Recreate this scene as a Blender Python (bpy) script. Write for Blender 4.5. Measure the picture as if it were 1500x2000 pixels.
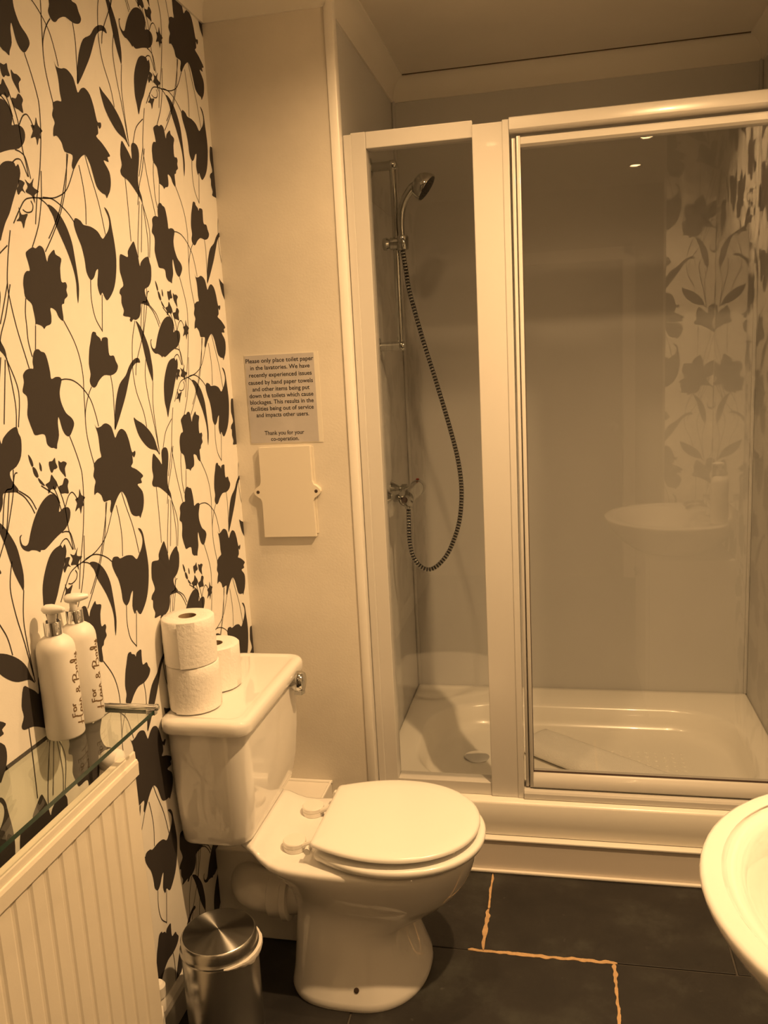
import bpy, bmesh, math, random
from mathutils import Matrix, Vector, noise
for _o in list(bpy.data.objects):
    bpy.data.objects.remove(_o)
random.seed(7)
sc = bpy.context.scene
COL = sc.collection

# ------------------------------------------------------------------ camera
cam_d = bpy.data.cameras.new('camera')
cam_d.sensor_fit = 'VERTICAL'
cam_d.sensor_height = 36.0
cam_d.lens = 1648.0 * 36.0 / 2000.0
cam_d.clip_start = 0.02
cam = bpy.data.objects.new('camera', cam_d)
COL.objects.link(cam)
_r = Vector((0.9782911, 0.20077983, -0.05132236))
_d = Vector((-0.01338978, -0.18589516, -0.98247835))
_f = Vector((-0.20680242, 0.96183702, -0.17917119))
cam.matrix_world = Matrix(((_r.x, -_d.x, -_f.x, 0.0), (_r.y, -_d.y, -_f.y, 0.0),
                           (_r.z, -_d.z, -_f.z, 1.5), (0, 0, 0, 1)))
sc.camera = cam

# ------------------------------------------------------------------ world, exposure, lamps
w = bpy.data.worlds.new('dim_room_air')
w.use_nodes = True
w.node_tree.nodes['Background'].inputs[0].default_value = (0.9, 0.55, 0.28, 1)
w.node_tree.nodes['Background'].inputs[1].default_value = 0.02
sc.world = w
sc.view_settings.view_transform = 'Standard'
sc.view_settings.look = 'None'
sc.view_settings.gamma = 1.0
sc.view_settings.use_curve_mapping = False
sc.view_settings.exposure = 0.18
LAMP_COLOR = (1.0, 0.605, 0.27)
LAMP_SPOTS = [(-0.30, 1.84, 30.0), (0.36, 1.48, 165.0), (-0.30, 0.40, 6.0), (0.41, 0.29, 6.0), (0.41, -0.34, 6.0)]
LAMP_LABELS = [
    'recessed ceiling downlight above the toilet',
    'recessed ceiling downlight between washbasin and shower door',
    'recessed ceiling downlight at the radiator end of the papered wall',
    'recessed ceiling downlight behind the one by the shower door',
    'recessed ceiling downlight nearest the door at the back']
try:
    sc.cycles.max_bounces = 8
    sc.cycles.diffuse_bounces = 4
    sc.cycles.glossy_bounces = 5
    sc.cycles.transparent_max_bounces = 12
    sc.cycles.use_denoising = True
    sc.cycles.sample_clamp_indirect = 4.0
    sc.cycles.caustics_reflective = False
    sc.cycles.caustics_refractive = False
except Exception:
    pass

# ------------------------------------------------------------------ materials
def new_mat(name):
    m = bpy.data.materials.new(name)
    m.use_nodes = True
    return m, m.node_tree, m.node_tree.nodes['Principled BSDF']

def pmat(name, color, rough=0.5, metal=0.0, coat=0.0, var=0.0, vscale=6.0, bump=0.0, bscale=40.0, spec=None, dark=None, aniso=0.0):
    m, t, p = new_mat(name)
    p.inputs['Base Color'].default_value = (*color, 1)
    p.inputs['Roughness'].default_value = rough
    p.inputs['Metallic'].default_value = metal
    p.inputs['Coat Weight'].default_value = coat
    p.inputs['Coat Roughness'].default_value = 0.04
    if spec is not None:
        p.inputs['Specular IOR Level'].default_value = spec
    if aniso:
        p.inputs['Anisotropic'].default_value = aniso
        p.inputs['Anisotropic Rotation'].default_value = 0.25
    tc = t.nodes.new('ShaderNodeTexCoord')
    if var > 0:
        n = t.nodes.new('ShaderNodeTexNoise')
        n.inputs['Scale'].default_value = vscale
        n.inputs['Detail'].default_value = 5
        n.inputs['Roughness'].default_value = 0.6
        t.links.new(tc.outputs['Object'], n.inputs['Vector'])
        r = t.nodes.new('ShaderNodeValToRGB')
        r.color_ramp.elements[0].position = 0.3
        r.color_ramp.elements[1].position = 0.7
        dk = dark or tuple(c * (1 - var) for c in color)
        r.color_ramp.elements[0].color = (*dk, 1)
        r.color_ramp.elements[1].color = (*color, 1)
        t.links.new(n.outputs['Fac'], r.inputs['Fac'])
        t.links.new(r.outputs['Color'], p.inputs['Base Color'])
    if bump > 0:
        n2 = t.nodes.new('ShaderNodeTexNoise')
        n2.inputs['Scale'].default_value = bscale
        n2.inputs['Detail'].default_value = 4
        t.links.new(tc.outputs['Object'], n2.inputs['Vector'])
        b = t.nodes.new('ShaderNodeBump')
        b.inputs['Strength'].default_value = bump
        b.inputs['Distance'].default_value = 0.004
        t.links.new(n2.outputs['Fac'], b.inputs['Height'])
        t.links.new(b.outputs['Normal'], p.inputs['Normal'])
    return m

def glass_mat(name, tint=(0.93, 0.93, 0.89), f0=0.045, gain=1.0, smear=0.0):
    """thin clear pane: what passes straight through plus the mirror part set by the angle of view"""
    m = bpy.data.materials.new(name)
    m.use_nodes = True
    t = m.node_tree
    t.nodes.clear()
    out = t.nodes.new('ShaderNodeOutputMaterial')
    tr = t.nodes.new('ShaderNodeBsdfTransparent')
    tr.inputs[0].default_value = (*tint, 1)
    gl = t.nodes.new('ShaderNodeBsdfGlossy')
    gl.inputs['Roughness'].default_value = 0.012
    gl.inputs['Color'].default_value = (1, 1, 1, 1)
    geo = t.nodes.new('ShaderNodeNewGeometry')
    dot = t.nodes.new('ShaderNodeVectorMath'); dot.operation = 'DOT_PRODUCT'
    t.links.new(geo.outputs['Normal'], dot.inputs[0]); t.links.new(geo.outputs['Incoming'], dot.inputs[1])
    ab = t.nodes.new('ShaderNodeMath'); ab.operation = 'ABSOLUTE'
    t.links.new(dot.outputs['Value'], ab.inputs[0])
    om = t.nodes.new('ShaderNodeMath'); om.operation = 'SUBTRACT'; om.inputs[0].default_value = 1.0
    t.links.new(ab.outputs[0], om.inputs[1])
    pw = t.nodes.new('ShaderNodeMath'); pw.operation = 'POWER'; pw.inputs[1].default_value = 5.0
    t.links.new(om.outputs[0], pw.inputs[0])
    ma = t.nodes.new('ShaderNodeMath'); ma.operation = 'MULTIPLY_ADD'
    ma.inputs[1].default_value = 0.95 - f0; ma.inputs[2].default_value = f0 * gain; ma.use_clamp = True
    t.links.new(pw.outputs[0], ma.inputs[0])
    mx = t.nodes.new('ShaderNodeMixShader')
    t.links.new(ma.outputs[0], mx.inputs[0]); t.links.new(tr.outputs[0], mx.inputs[1]); t.links.new(gl.outputs[0], mx.inputs[2])
    t.links.new(mx.outputs[0], out.inputs['Surface'])
    return m

M = {}
M['paper'] = pmat('wallpaper_ground', (0.88, 0.85, 0.79), 0.62, var=0.03, vscale=30, bump=0.05, bscale=300)
M['print'] = pmat('wallpaper_dark_print', (0.042, 0.036, 0.034), 0.7, bump=0.05, bscale=300, spec=0.25)
M['plain'] = pmat('plain_wall_paint', (0.72, 0.675, 0.60), 0.42, var=0.15, vscale=3.2, bump=0.10, bscale=160)
M['ceiling'] = pmat('ceiling_paint', (0.74, 0.70, 0.64), 0.55, var=0.05, vscale=5, bump=0.05)
M['cove'] = pmat('coving_paint', (0.76, 0.73, 0.67), 0.5)
M['panel'] = pmat('shower_wall_panel', (0.60, 0.595, 0.585), 0.42, var=0.05, vscale=2.5, spec=0.18)
M['seam'] = pmat('dark_ceiling_gap', (0.10, 0.075, 0.05), 0.8)  # dark brown for the thin strip along the gap between ceiling and coving
M['tray'] = pmat('shower_tray_acrylic', (0.88, 0.855, 0.80), 0.24, coat=0.1)
M['plinth'] = pmat('plinth_board', (0.72, 0.66, 0.60), 0.35, var=0.04, vscale=3)
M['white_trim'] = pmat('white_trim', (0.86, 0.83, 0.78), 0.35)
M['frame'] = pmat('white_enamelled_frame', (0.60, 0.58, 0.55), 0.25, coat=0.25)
M['gasket'] = pmat('dark_gasket', (0.05, 0.03, 0.025), 0.6)
M['pane'] = glass_mat('shower_glass', (0.92, 0.925, 0.925), 0.035, 1.0)
M['shelf'] = glass_mat('shelf_glass', (0.925, 0.945, 0.92), 0.045, 1.0)
M['shelf_edge'] = pmat('shelf_glass_edge', (0.03, 0.06, 0.045), 0.12)
M['ceramic'] = pmat('white_ceramic', (0.83, 0.81, 0.78), 0.04, coat=0.6)
M['seat'] = pmat('white_seat_plastic', (0.88, 0.87, 0.84), 0.22, coat=0.2)
M['plastic'] = pmat('white_plastic', (0.82, 0.79, 0.74), 0.35)
M['plate'] = pmat('cream_plastic', (0.72, 0.67, 0.58), 0.35)
M['screw'] = pmat('dark_screw', (0.05, 0.03, 0.02), 0.4)
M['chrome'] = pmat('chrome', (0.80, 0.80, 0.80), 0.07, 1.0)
M['chrome_dim'] = pmat('chrome_dimmed_reflections', (0.56, 0.56, 0.54), 0.09, 1.0)  # darker copy of chrome: dimmer reflections are put into the base colour
M['hose_dark'] = pmat('hose_groove', (0.012, 0.012, 0.02), 0.35)
M['rubber'] = pmat('black_rubber_face', (0.02, 0.02, 0.022), 0.5, bump=0.4, bscale=500)
M['red'] = pmat('red_button', (0.30, 0.03, 0.02), 0.35)
M['steel'] = pmat('brushed_steel', (0.50, 0.49, 0.47), 0.26, 1.0)
M['lid_steel'] = pmat('turned_steel_lid', (0.24, 0.235, 0.225), 0.36, 1.0, aniso=1.0)
M['bag'] = pmat('white_bin_liner', (0.80, 0.76, 0.72), 0.5, bump=0.3, bscale=120)
M['tissue'] = pmat('toilet_tissue', (0.86, 0.83, 0.79), 0.9, bump=0.35, bscale=130)
M['card'] = pmat('cardboard_core', (0.30, 0.22, 0.14), 0.9)
M['rad'] = pmat('radiator_enamel', (0.86, 0.80, 0.69), 0.35, var=0.04, vscale=9, bump=0.04, bscale=220)
M['bottle'] = pmat('matt_white_bottle', (0.86, 0.83, 0.78), 0.45)
M['pump'] = pmat('white_pump_plastic', (0.86, 0.84, 0.80), 0.3)
M['ink'] = pmat('brown_ink', (0.16, 0.10, 0.045), 0.6)
M['sheet'] = pmat('grey_paper', (0.50, 0.475, 0.47), 0.55, var=0.12, vscale=14)
M['laminate'] = pmat('laminate_margin', (0.72, 0.68, 0.60), 0.25)
M['black_ink'] = pmat('black_ink', (0.015, 0.013, 0.018), 0.6)
M['towel'] = pmat('white_towelling', (0.93, 0.91, 0.87), 0.95, bump=0.8, bscale=260)
M['near'] = pmat('hall_end_wall', (0.46, 0.42, 0.36), 0.5, var=0.06)
M['door'] = pmat('painted_door', (0.13, 0.105, 0.08), 0.4, var=0.05)
M['mirror'] = pmat('mirror_silver', (0.9, 0.9, 0.9), 0.02, 1.0)
M['grout_dark'] = pmat('dark_grout', (0.085, 0.075, 0.065), 0.9, var=0.3, vscale=40)
M['grout'] = pmat('sandy_grout', (0.64, 0.42, 0.22), 0.9, var=0.25, vscale=60, bump=0.4, bscale=200)

def slate_mat():
    m, t, p = new_mat('slate_tile')
    tc = t.nodes.new('ShaderNodeTexCoord')
    n = t.nodes.new('ShaderNodeTexNoise'); n.inputs['Scale'].default_value = 5.5; n.inputs['Detail'].default_value = 8; n.inputs['Roughness'].default_value = 0.65
    t.links.new(tc.outputs['Object'], n.inputs['Vector'])
    r = t.nodes.new('ShaderNodeValToRGB')
    e = r.color_ramp.elements
    e[0].position = 0.30; e[0].color = (0.011, 0.010, 0.010, 1)
    e[1].position = 0.72; e[1].color = (0.048, 0.050, 0.044, 1)
    k = e.new(0.52); k.color = (0.020, 0.018, 0.017, 1)
    t.links.new(n.outputs['Fac'], r.inputs['Fac'])
    n2 = t.nodes.new('ShaderNodeTexNoise'); n2.inputs['Scale'].default_value = 38; n2.inputs['Detail'].default_value = 4
    t.links.new(tc.outputs['Object'], n2.inputs['Vector'])
    r2 = t.nodes.new('ShaderNodeValToRGB')
    r2.color_ramp.elements[0].position = 0.70; r2.color_ramp.elements[0].color = (0, 0, 0, 1)
    r2.color_ramp.elements[1].position = 0.80; r2.color_ramp.elements[1].color = (0.35, 0.35, 0.35, 1)
    t.links.new(n2.outputs['Fac'], r2.inputs['Fac'])
    mx = t.nodes.new('ShaderNodeMixRGB'); mx.inputs[2].default_value = (0.17, 0.17, 0.15, 1)
    t.links.new(r2.outputs['Color'], mx.inputs[0]); t.links.new(r.outputs['Color'], mx.inputs[1])
    t.links.new(mx.outputs[0], p.inputs['Base Color'])
    p.inputs['Roughness'].default_value = 0.5
    b = t.nodes.new('ShaderNodeBump'); b.inputs['Strength'].default_value = 0.35; b.inputs['Distance'].default_value = 0.006
    t.links.new(n.outputs['Fac'], b.inputs['Height']); t.links.new(b.outputs['Normal'], p.inputs['Normal'])
    return m
M['slate'] = slate_mat()

def emit_mat(name, col, s):
    m = bpy.data.materials.new(name); m.use_nodes = True
    t = m.node_tree; t.nodes.clear()
    o = t.nodes.new('ShaderNodeOutputMaterial'); e = t.nodes.new('ShaderNodeEmission')
    e.inputs[0].default_value = (*col, 1); e.inputs[1].default_value = s
    t.links.new(e.outputs[0], o.inputs[0])
    return m
M['lamp'] = emit_mat('lamp_glow', LAMP_COLOR, 45.0)

# ------------------------------------------------------------------ building helpers
def finish(name, bm, mats, parent=None, smooth=False, angle=35):
    me = bpy.data.meshes.new(name)
    bmesh.ops.recalc_face_normals(bm, faces=bm.faces)
    bm.to_mesh(me); bm.free()
    for m in (mats if isinstance(mats, (list, tuple)) else [mats]):
        me.materials.append(M[m])
    if smooth:
        me.shade_smooth()
        try:
            me.set_sharp_from_angle(angle=math.radians(angle))
        except Exception:
            pass
    o = bpy.data.objects.new(name, me)
    COL.objects.link(o)
    if parent is not None:
        attach(o, parent)
    return o

def attach(o, parent):
    o.parent = parent
    o.matrix_parent_inverse = Matrix.Translation(-world_loc(parent))

def world_loc(o):
    v = Vector(o.location)
    while o.parent is not None:
        if o.matrix_parent_inverse:
            v = v + o.matrix_parent_inverse.translation
        o = o.parent
        v = v + Vector(o.location)
    return v

def thing(name, label, cat, loc=(0, 0, 0), group=None):
    o = bpy.data.objects.new(name, None)
    o.empty_display_size = 0.05
    o.location = loc
    COL.objects.link(o)
    o['label'] = label; o['category'] = cat
    if group: o['group'] = group
    return o

def tag(o, label, cat, group=None):
    o['label'] = label; o['category'] = cat
    if group: o['group'] = group
    me = o.data                      # a one-mesh thing gets its origin at its base
    c = Vector((sum(v.co.x for v in me.vertices) / len(me.vertices), sum(v.co.y for v in me.vertices) / len(me.vertices), min(v.co.z for v in me.vertices)))
    me.transform(Matrix.Translation(-c)); o.location = c
    return o

def struct(name, bm, mats, smooth=False):
    o = finish(name, bm, mats, None, smooth)
    o['kind'] = 'structure'
    return o

def box(bm, x0, x1, y0, y1, z0, z1, bev=0.0, seg=2, mi=0):
    r = bmesh.ops.create_cube(bm, size=1.0)
    vs = r['verts']
    for v in vs:
        v.co = Vector((x0 + (v.co.x + .5) * (x1 - x0), y0 + (v.co.y + .5) * (y1 - y0), z0 + (v.co.z + .5) * (z1 - z0)))
    fs = list({f for v in vs for f in v.link_faces})
    for f in fs: f.material_index = mi
    if bev > 0:
        es = list({e for f in fs for e in f.edges})
        r2 = bmesh.ops.bevel(bm, geom=es, offset=bev, segments=seg, profile=0.5, affect='EDGES')
        for f in r2['faces']: f.material_index = mi
    return bm

def nbox(*a, **k):
    return box(bmesh.new(), *a, **k)

def loft(bm, loops, closed_ends=(True, True), mi=0, ring=True):
    vl = [[bm.verts.new(p) for p in lp] for lp in loops]
    n = len(vl[0])
    for a, b in zip(vl[:-1], vl[1:]):
        for i in range(n if ring else n - 1):
            j = (i + 1) % n
            f = bm.faces.new((a[i], a[j], b[j], b[i])); f.material_index = mi
    if closed_ends[0]:
        f = bm.faces.new(list(reversed(vl[0]))); f.material_index = mi
    if closed_ends[1]:
        f = bm.faces.new(vl[-1]); f.material_index = mi
    return vl

def lathe(bm, prof, origin=(0, 0, 0), axis=(0, 0, 1), n=40, mi=0, caps=True):
    """prof: (radius, height) pairs along axis"""
    q = Vector((0, 0, 1)).rotation_difference(Vector(axis).normalized())
    o = Vector(origin)
    loops = []
    for r, h in prof:
        loops.append([o + q @ Vector((max(r, 1e-5) * math.cos(2 * math.pi * i / n), max(r, 1e-5) * math.sin(2 * math.pi * i / n), h)) for i in range(n)])
    return loft(bm, loops, (caps, caps), mi)

def catmull(pts, per=8, closed=False):
    P = [Vector(p) for p in pts]
    n = len(P)
    out = []
    rng = range(n) if closed else range(n - 1)
    for i in rng:
        if closed:
            p0, p1, p2, p3 = P[(i - 1) % n], P[i], P[(i + 1) % n], P[(i + 2) % n]
        else:
            p0, p1, p2, p3 = P[max(i - 1, 0)], P[i], P[i + 1], P[min(i + 2, n - 1)]
        for k in range(per):
            t = k / per
            out.append(0.5 * ((2 * p1) + (p2 - p0) * t + (2 * p0 - 5 * p1 + 4 * p2 - p3) * t * t + (3 * p1 - p0 - 3 * p2 + p3) * t ** 3))
    if not closed:
        out.append(P[-1].copy())
    return out

def tube(bm, pts, rad, n=14, mi=0, caps=True):
    """round tube along a path; rad is a number or one value per point"""
    P = [Vector(p) for p in pts]
    R = rad if isinstance(rad, (list, tuple)) else [rad] * len(P)
    up = None
    loops = []
    for i, p in enumerate(P):
        t = (P[min(i + 1, len(P) - 1)] - P[max(i - 1, 0)]).normalized()
        if up is None:
            up = t.orthogonal().normalized()
        up = (up - t * up.dot(t)).normalized()
        s = t.cross(up)
        loops.append([p + (up * math.cos(2 * math.pi * k / n) + s * math.sin(2 * math.pi * k / n)) * R[i] for k in range(n)])
    return loft(bm, loops, (caps, caps), mi)

def rrect(x0, x1, y0, y1, r, z, n=8):
    out = []
    for cx, cy, a0 in ((x1 - r, y1 - r, 0), (x0 + r, y1 - r, 90), (x0 + r, y0 + r, 180), (x1 - r, y0 + r, 270)):
        for k in range(n + 1):
            a = math.radians(a0 + 90 * k / n)
            out.append(Vector((cx + r * math.cos(a), cy + r * math.sin(a), z)))
    return out

# ------------------------------------------------------------------ room dimensions
XW, XR = -0.908, 0.657          # wallpapered wall, right wall
YP, YB = 2.27, 3.15             # plain wall, back wall of the shower
XS = -0.572                     # left wall of the shower
YN, ZC = -0.95, 2.46            # wall behind the camera, ceiling
YPIER = 0.70                    # face of the papered pier beside the washbasin

# ------------------------------------------------------------------ floor: slate tiles in dark grout
floor = struct('floor', nbox(XW - .1, XR + .1, YN - .1, YB + .1, -0.06, -0.004), 'grout_dark')
GAP = 0.0025
rows = [(1.915, 2.262, -0.213), (1.505, 1.915, 0.111), (1.095, 1.505, -0.19), (0.685, 1.095, 0.13), (0.275, 0.685, -0.2), (-0.135, 0.275, 0.1), (-0.545, -0.135, -0.22), (-0.955, -0.545, 0.12)]
for y0, y1, jx in rows:
    x = jx - 0.61 * 3
    while x < XR:
        x0, x1 = max(x, XW), min(x + 0.61, XR)
        if x1 - x0 > 0.03:
            h = random.uniform(-0.0008, 0.0)
            bm = nbox(x0 + GAP, x1 - GAP, y0 + GAP, y1 - GAP, -0.012, h, bev=0.0012, seg=1)
            finish('tile', bm, 'slate', floor)
        x += 0.61
# the lighter repair grout along three of the joints
bm = bmesh.new()
def grout_run(ax, a, b, c, wmax):
    n = int((b - a) / 0.003)
    L, Rr = [], []
    for i in range(n + 1):
        s = a + (b - a) * i / n
        k = 0.55 + 0.75 * noise.noise(Vector((s * 46, c * 7, 2.0)))
        k2 = 0.55 + 0.75 * noise.noise(Vector((s * 52, c * 7, 9.0)))
        e = min(1.0, (i + 1) / 4, (n - i + 1) / 4)
        wl, wr = max(0.0022, wmax * k + .0008 * noise.noise(Vector((s * 190, 3, c)))) * e, max(0.0022, wmax * k2 + .0008 * noise.noise(Vector((s * 210, 8, c)))) * e
        if ax == 'x':
            L.append(Vector((s, c - wl, 0.0007))); Rr.append(Vector((s, c + wr, 0.0007)))
        else:
            L.append(Vector((c - wl, s, 0.0007))); Rr.append(Vector((c + wr, s, 0.0007)))
    n = len(L) - 1
    dn = Vector((0, 0, -.006))
    rowsv = [[bm.verts.new(q) for q in (p + dn, p, r, r + dn)] for p, r in zip(L, Rr)]
    for i in range(n):
        for k in range(3):
            bm.faces.new((rowsv[i][k], rowsv[i + 1][k], rowsv[i + 1][k + 1], rowsv[i][k + 1]))
grout_run('y', 1.915, 2.085, -0.213, 0.0085)
grout_run('y', 2.080, 2.244, -0.213, 0.0045)
grout_run('x', -0.252, 0.118, 1.915, 0.0085)
grout_run('y', 1.52, 1.912, 0.111, 0.0072)
g = finish('grout', bm, 'grout', floor); g['kind'] = 'stuff'; g['label'] = 'light sandy grout smeared along the tile joints'

# ------------------------------------------------------------------ walls and ceiling
wall_left = struct('wall_left', nbox(XW - .1, XW, YN - .1, YP + .03, 0, ZC), 'paper')
wall_far = struct('wall_far', nbox(XW - .1, XS, YP, YP + .03, 0, ZC), 'plain')
struct('wall_shower_left', nbox(XS - .12, XS, YP + .03, YB + .1, 0, ZC), 'panel')
struct('wall_shower_back', nbox(XS, XR, YB, YB + .1, 0, ZC), 'panel')
struct('wall_shower_right', nbox(XR, XR + .1, 2.30, YB + .1, 0, ZC), 'panel')
wall_right = struct('wall_right', nbox(XR, XR + .1, YN - .1, 2.30, 0, ZC), 'paper')
wall_pier = struct('wall_pier', nbox(0.455, XR, YPIER - .1, YPIER, 0, ZC), 'paper')
struct('wall_near', nbox(XW, XR, YN - .1, YN, 0, ZC), 'near')
struct('ceiling', nbox(XW - .1, XR + .1, YN - .1, YB + .1, ZC, ZC + .08), 'ceiling')

# door in the wall behind the camera
d = struct('door_1', nbox(-0.36, 0.38, YN, YN + .035, 0.004, 2.02, bev=.003), 'door')
for px0, px1 in ((-0.29, -0.02), (0.04, 0.31)):
    for pz0, pz1 in ((0.16, 0.86), (1.02, 1.90)):
        finish('door_panel', nbox(px0, px1, YN + .03, YN + .041, pz0, pz1, bev=.005), 'door', d)
bm = bmesh.new(); lathe(bm, [(.026, 0), (.026, .006), (.010, .010), (.010, .04), (.026, .05), (.028, .062), (.016, .074), (.001, .076)], (0.33, YN + .035, 1.0), (0, 1, 0), 20)
finish('door_knob', bm, 'chrome', d, True)
bm = bmesh.new()
box(bm, -0.44, -0.365, YN, YN + .05, 0, 2.10, .006); box(bm, 0.385, 0.46, YN, YN + .05, 0, 2.10, .006); box(bm, -0.44, 0.46, YN, YN + .05, 2.025, 2.10, .006)
struct('trim_1', bm, 'white_trim')

# coving, a concave strip with a dark crack at the ceiling inside the shower
def cove(name, p0, p1, inward, mat='cove', dz=0.075, dx=0.05):
    bm = bmesh.new()
    p0, p1, inw = Vector(p0), Vector(p1), Vector(inward)
    prof = [(0, -dz), (0.006, -dz)]
    for k in range(7):
        a = math.radians(90 * k / 6)
        prof.append((0.006 + (dx - 0.006) * (1 - math.cos(a)), -dz + .006 + (dz - 0.012) * math.sin(a)))
    prof += [(dx, 0), (0, 0)]
    loops = [[q + inw * a + Vector((0, 0, ZC + b)) for a, b in prof] for q in (p0, p1)]
    loft(bm, loops)
    return struct(name, bm, mat, True)
cove('trim_2', (XW, YN, 0), (XW, YP, 0), (1, 0, 0))
cove('trim_3', (XW, YP, 0), (XS, YP, 0), (0, -1, 0))
cove('trim_4', (XS, YP + .03, 0), (XS, YB, 0), (1, 0, 0))
cove('trim_5', (XS, YB, 0), (XR, YB, 0), (0, -1, 0))
cove('trim_6', (XR, YPIER, 0), (XR, YB, 0), (-1, 0, 0))
struct('trim_7', nbox(XS + .05, XR - .05, YB - .0545, YB - .0505, ZC - .0025, ZC), 'seam')
# white bead at the outer corner between plain wall and shower, and beads in the shower corners
struct('trim_8', nbox(XS - .006, XS + .019, YP - .006, YP + .03, 0.213, ZC - .0, bev=.004), 'white_trim', True)
struct('trim_9', nbox(XS, XS + .012, YB - .012, YB, 0.213, ZC - .07, bev=.004), 'panel', True)
struct('trim_10', nbox(XR - .012, XR, YB - .012, YB, 0.213, ZC - .07, bev=.004), 'panel', True)
# plinth below the tray with a bead on the floor
struct('trim_11', nbox(XS, XR, 2.257, 2.45, 0, 0.105, bev=.002), 'plinth')
struct('trim_12', nbox(XS, XR, 2.246, 2.257, 0, 0.009, bev=.003), 'white_trim', True)
struct('trim_13', nbox(XS, XR, 2.252, 2.278, 0.100, 0.1065, bev=.002), 'white_trim', True)
# joint line in the shower wall panelling
struct('trim_14', nbox(XS, XS + .0015, YP + .10, YB - .012, 1.985, 1.988), 'panel')
# skirting board
bm = bmesh.new()
loft(bm, [[Vector((XW, y, 0)), Vector((XW + .017, y, 0)), Vector((XW + .017, y, .062)), Vector((XW + .013, y, .072)), Vector((XW + .006, y, .080)), Vector((XW, y, .080))] for y in (YN, 1.875)])
struct('baseboard_left', bm, 'white_trim')

# white pipe boxing beside the toilet with sealant beads
bx = thing('pipe_boxing', 'low white boxed-in pipe duct in the corner behind the toilet', 'boxing', (-0.80, 2.07, 0))
finish('board', nbox(XW, -0.693, 1.885, YP, 0, 0.25, bev=.003), 'plastic', bx)
bm = bmesh.new()
tube(bm, [(XW, YP - .004, .252), (-0.69, YP - .004, .252)], .005, 8)
tube(bm, [(-0.695, YP - .004, .252), (-0.695, 1.90, .252)], .004, 8)
finish('sealant_bead', bm, 'white_trim', bx, True)

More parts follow.
